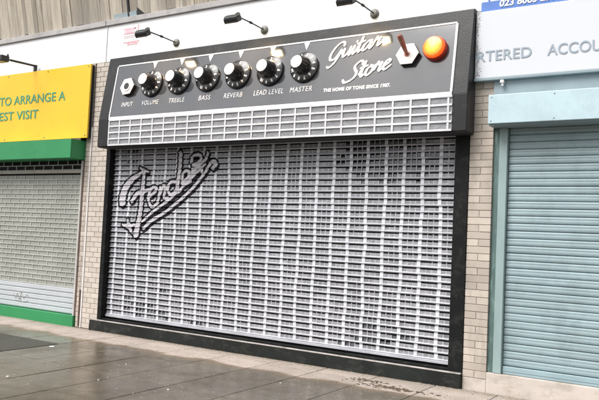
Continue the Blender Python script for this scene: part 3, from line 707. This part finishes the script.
def script(word, x, s, size, ang, shear, rad, name):
    mb = MB(); cur = 0; ca, sa = math.cos(ang), math.sin(ang); q = 0
    for ch in word:
        st, adv = L[ch]
        for pts in st:
            P = []
            for (px, py) in spline(pts, 7):
                gx = (cur + px + py * shear) * size * 1.17; gy = py * size
                P.append((x + gx * ca - gy * sa * .15, s + gx * sa + gy))
            for k in range(len(P)):
                a = P[max(k - 1, 0)]; b2 = P[min(k + 1, len(P) - 1)]; t = math.atan2(b2[1] - a[1], b2[0] - a[0])
                r = rad * (.62 + .5 * abs(math.sin(t - .55))); P[k] = (P[k][0], P[k][1], r)
            for k in range(len(P) - 1):
                ribbon(mb, P[k:k + 2], MS @ Matrix.Translation((0, 0, .0068)), .008 + q * 6e-6); q += 1
        cur += adv
    part(name, mb, letter_white, sg, fix=True)
script('Guitar', -4.13, .505, .098, math.radians(12), .24, .0145, 'script_word')
script('Store', -3.86, .236, .098, math.radians(13), .24, .0155, 'script_word')

# ------------------------------------------------------------------ spot lamps on arms
def make_lamp(x):
    lamp = thing('wall_lamp', (x, -.004, 4.115), LAMPLAB[0], 'lamp', 'lamps on arms above the amplifier sign')
    W = lambda q: Matrix.Translation((x, -.004, 4.115)) @ q
    I = Matrix.Translation((x, -.004, 4.115))
    b_ = MB(); b_.lathe([(.056, 0), (.056, .012), (.040, .030), (.022, .036)], 28, 0, Matrix.Rotation(math.pi / 2, 4, 'X')); put('wall_plate', b_.mesh('wall_plate', zinc, True), lamp, I)
    b_ = MB(); b_.tube([(0, -.03, 0), (0, -.30, .010), (-.005, -.52, .012)], .0085); b_.lathe([(.016, -.02), (.016, .02)], 14, 0, Matrix.Translation((0, -.30, .010)) @ Matrix.Rotation(math.pi / 2, 4, 'X')); put('arm', b_.mesh('arm', lamp_black, True), lamp, I)
    H = I @ Matrix.Translation((-.055, -.60, -.020)) @ Matrix.Rotation(math.radians(HT), 4, 'X')
    b_ = MB(); b_.box(-.10, .10, -.055, .055, -.034, .020, 0, None, .010); hd = put('lamp_head', b_.mesh('lamp_head', lamp_black), lamp, H)
    b_ = MB(); b_.box(-.095, .095, -.046, .046, .0205, .034, 0, None, .006)
    for q in range(7): b_.box(-.085 + q * .028, -.079 + q * .028, -.040, .040, .0345, .042)
    put('cooling_fins', b_.mesh('cooling_fins', lamp_top), hd, H)
    b_ = MB(); b_.box(-.080, .080, -.040, .040, -.0385, -.0345, 0, None, .001); put('lens', b_.mesh('lens', lens_glow), hd, H)
    ll = bpy.data.lights.new('bulb', 'SPOT'); ll.energy = BULB; ll.color = (1, .58, .28); ll.spot_size = math.radians(125); ll.spot_blend = .9; ll.shadow_soft_size = .03
    lo = put('bulb', ll, hd, H @ Matrix.Translation((0, 0, -.045)))
    b_ = MB(); b_.box(-.098, -.086, -.050, .050, -.043, -.0345); b_.box(.086, .098, -.050, .050, -.043, -.0345); b_.box(-.086, .086, -.052, -.042, -.043, -.0345); b_.box(-.086, .086, .042, .052, -.043, -.0345)
    put('bezel', b_.mesh('bezel', lamp_black), hd, H)
    b_ = MB(); b_.box(.04, .062, .03, .085, -.012, .052, 0, None, .005); b_.tube([(.03, .07, .03), (.075, .07, .03)], .014); put('knuckle', b_.mesh('knuckle', zinc), hd, H)
    return lamp
LAMPLAB = ['black lamp on an arm nearest the pink emblem, leftmost of three over the amplifier sign',
           'black lamp on an arm in the middle of the three over the amplifier sign',
           'black lamp on an arm over the script lettering, rightmost of the three']
lp = make_lamp(-6.69); ORIG = list(bpy.data.objects)
for i, x in enumerate((-5.19, -3.63)):
    c = copy_tree(lp, None, Matrix.Translation((x, -.004, 4.115))); c['label'] = LAMPLAB[i + 1]
l2 = thing('wall_lamp', (-9.66, -.05, 3.955), 'black lamp on a cranked arm rising from the top of the yellow sign', 'lamp')
b_ = MB(); b_.box(-9.685, -9.635, -.085, -.045, 3.956, 4.065, 0, None, .004); part('post', b_, lamp_black, l2)
b_ = MB(); b_.tube([(-9.66, -.05, 4.05), (-9.66, -.22, 4.045), (-9.66, -.52, 4.035)], .017); part('arm', b_, lamp_black, l2, True)
b_ = MB(); b_.tube([(-9.66, -.52, 4.035), (-9.67, -.58, 4.04)], .012); b_.box(-9.80, -9.60, -.72, -.58, 3.985, 4.075, 0, None, .01); b_.tube([(-9.68, -.56, 4.05), (-9.62, -.60, 4.10)], .014); hd = part('lamp_head', b_, lamp_black, l2)
b_ = MB(); b_.box(-9.78, -9.62, -.705, -.595, 3.979, 3.984); part('lens', b_, grille_line, hd)

# ------------------------------------------------------------------ right shop
ws = thing('shop_sign', (-1, 0, 3.21), 'white sign board with blue-grey capital lettering right of the amplifier sign', 'sign')
b_ = MB(); b_.box(-2.398, 2.4, -.068, -.006, 3.235, 3.945, 0, None, .006); part('board', b_, white_sign, ws)
b_ = MB(); b_.box(-2.398, 2.4, -.085, -.006, 3.205, 3.233, 0, None, .004); part('lower_lip', b_, grey_blue, ws)
RT = RIGHTTXT
lettering('RTERED', RT[0], RT[1], -.0725, RT[2], RT[3], grey_letter, ws, bold=.0015, spacing=1.)
lettering('ACCOUNTANTS', RT[4], RT[5], -.0725, RT[2], 1.06, grey_letter, ws, bold=.0015, spacing=RT[6])
grime = painted('dark_grime', (.30, .295, .29), .9, .2)
b_ = MB(); 
for _ in range(650):
    z = random.uniform(3.26, 3.95); x = -2.393 + abs(random.gauss(0, .013)) * (1.6 - .6 * math.sin(z * 9))
    r = random.uniform(.001, .009) * random.random(); n = 6; a = random.random() * 6; yq = -.0686 - random.random() * .0005
    b_.add([(x + r * random.uniform(.5, 1) * math.cos(a + k), yq, z + 1.6 * r * random.uniform(.5, 1) * math.sin(a + k)) for k in range(6)], [(0, 1, 2, 3, 4, 5)])
part('flaking_edge', b_, grime, ws)
bs = thing('phone_sign', (-1.9, 0, 3.99), 'blue and white sign strip with a phone number above the white board', 'sign')
b_ = MB(); b_.box(-2.36, -1.30, -.032, -.006, 3.953, 4.30, 0, None, .003); part('board', b_, white_sign, bs)
b_ = MB(); b_.box(-2.358, -1.302, -.0375, -.0325, 3.955, 4.055, 0, None, .001); b_.box(-2.285, -2.270, -.0375, -.0325, 4.057, 4.25); part('blue_stripe', b_, blue_m, bs)
lettering('023 8063 2366', -2.165, 3.985, -.0425, .095, .62, letter_white, bs, bold=.003, name='phone_number', shear=.1)
bx = thing('shutter_box', (-1, 0, 2.73), 'pale blue shutter box projecting above the teal shutter', 'shutter box', 'shutter boxes above the neighbouring shops')
b_ = MB(); b_.box(-2.195, 2.4, -.215, .05, 2.728, 3.022, 0, None, .005); part('housing', b_, pale_blue, bx)
for x in (-2.165, -1.55, -.95):
    for z in (2.755, 2.995): b_ = MB(); b_.lathe([(.008, 0), (.007, .003), (.003, .004)], 10, 0, Matrix.Translation((x, -.2153, z)) @ Matrix.Rotation(math.pi / 2, 4, 'X')); part('rivet', b_, grey_blue, bx, True)
b_ = MB(); b_.box(-2.198, 2.4, -.180, .05, 2.716, 2.7275); part('underside', b_, grey_blue, bx)
s_ = MB(); s_.box(-2.198, 2.4, -.03, .28, 3.024, 3.203)
tag(put('infill_panel', s_.mesh('infill_panel', grey_blue)), 'grey-blue infill panel in shade between the white board and pale blue box', 'panel')
s_ = MB(); s_.tube([(-2.10, -.06, 3.204), (-2.10, -.07, 3.14)], .013); s_.box(-2.12, -2.085, -.09, -.04, 3.17, 3.20)
tag(put('bracket', s_.mesh('bracket', seal_white)), 'small pale metal bracket hanging under the left end of the white board', 'bracket')
tr = thing('roller_shutter', (-1, .06, .2), 'plain teal roller shutter with horizontal slats at the right edge', 'roller shutter', 'closed roller shutters')
b_ = MB(); slats(b_, -2.045, 2.4, .285, 2.80, .065, .0762, .013, wob=.0012, flat=True); part('curtain', b_, teal_slat, tr, True, fix=False)
b_ = MB(); b_.box(-2.045, 2.4, .035, .075, .205, .283, 0, None, .006); b_.box(-2.045, 2.4, .030, .036, .238, .246); part('bottom_rail', b_, teal_bar, tr)
b_ = MB(); b_.box(-2.135, -2.050, .0, .09, .205, 2.715, 0, None, .006); part('guide_rail', b_, teal_post, tr)
b_ = MB(); b_.box(-2.199, -2.137, .030, .12, .205, 2.715, 0, None, .004); part('side_channel', b_, teal_dark, tr)
b_ = MB(); b_.box(-2.19, 2.4, .13, .29, .2, 2.9); part('backing', b_, dark_in, tr)
s_ = MB(); s_.box(-2.198, 2.4, -.008, .29, -.02, .203, 0, None, .007)
tag(put('rendered_base', s_.mesh('rendered_base', render_m)), 'pale rendered concrete base under the teal shutter', 'base wall')

# ------------------------------------------------------------------ camera and light
cam = bpy.data.cameras.new('camera'); co = bpy.data.objects.new('camera', cam); COL.objects.link(co)
cam.sensor_width = 36; cam.lens = 700 / 599 * 36; cam.clip_end = 500; cam.clip_start = .05
r, u, w = V((0.84466703, 0.53335626, 0.04548305)), V((-0.01060156, -0.0682837, 0.99760961)), V((-0.53518708, 0.84313014, 0.05202259))
co.matrix_world = Matrix(((r.x, u.x, -w.x, 0), (r.y, u.y, -w.y, -7.1648), (r.z, u.z, -w.z, 1.5), (0, 0, 0, 1)))
scene.camera = co
world = bpy.data.worlds.new('World'); scene.world = world; world.use_nodes = True
nt = world.node_tree; bg = nt.nodes['Background']
sky = nt.nodes.new('ShaderNodeTexSky'); sky.sky_type = 'NISHITA'; sky.sun_disc = False
ELEV, AZ = math.radians(52), math.radians(205)
sky.sun_elevation = ELEV; sky.sun_rotation = AZ; sky.dust_density = 4
hs = nt.nodes.new('ShaderNodeHueSaturation'); hs.inputs['Saturation'].default_value = .22
nt.links.new(sky.outputs[0], hs.inputs['Color'])
nt.links.new(hs.outputs[0], bg.inputs[0]); bg.inputs[1].default_value = SKY
sun = bpy.data.lights.new('sun', 'SUN'); sun.energy = SUN; sun.angle = math.radians(35); sun.color = (1, .97, .93)
so = bpy.data.objects.new('sun', sun); COL.objects.link(so)
d = V((math.sin(AZ) * math.cos(ELEV), math.cos(AZ) * math.cos(ELEV), math.sin(ELEV)))
so.rotation_euler = d.to_track_quat('Z', 'Y').to_euler()
vs_ = scene.view_settings; vs_.view_transform = 'Standard'; vs_.look = 'None'; vs_.gamma = 1; vs_.use_curve_mapping = False; vs_.exposure = EXPO
scene.cycles.max_bounces = 6
for o in bpy.data.objects:
    if o.type == 'MESH' and o.parent is None and 'kind' not in o and 'label' not in o: print('UNTAGGED', o.name)
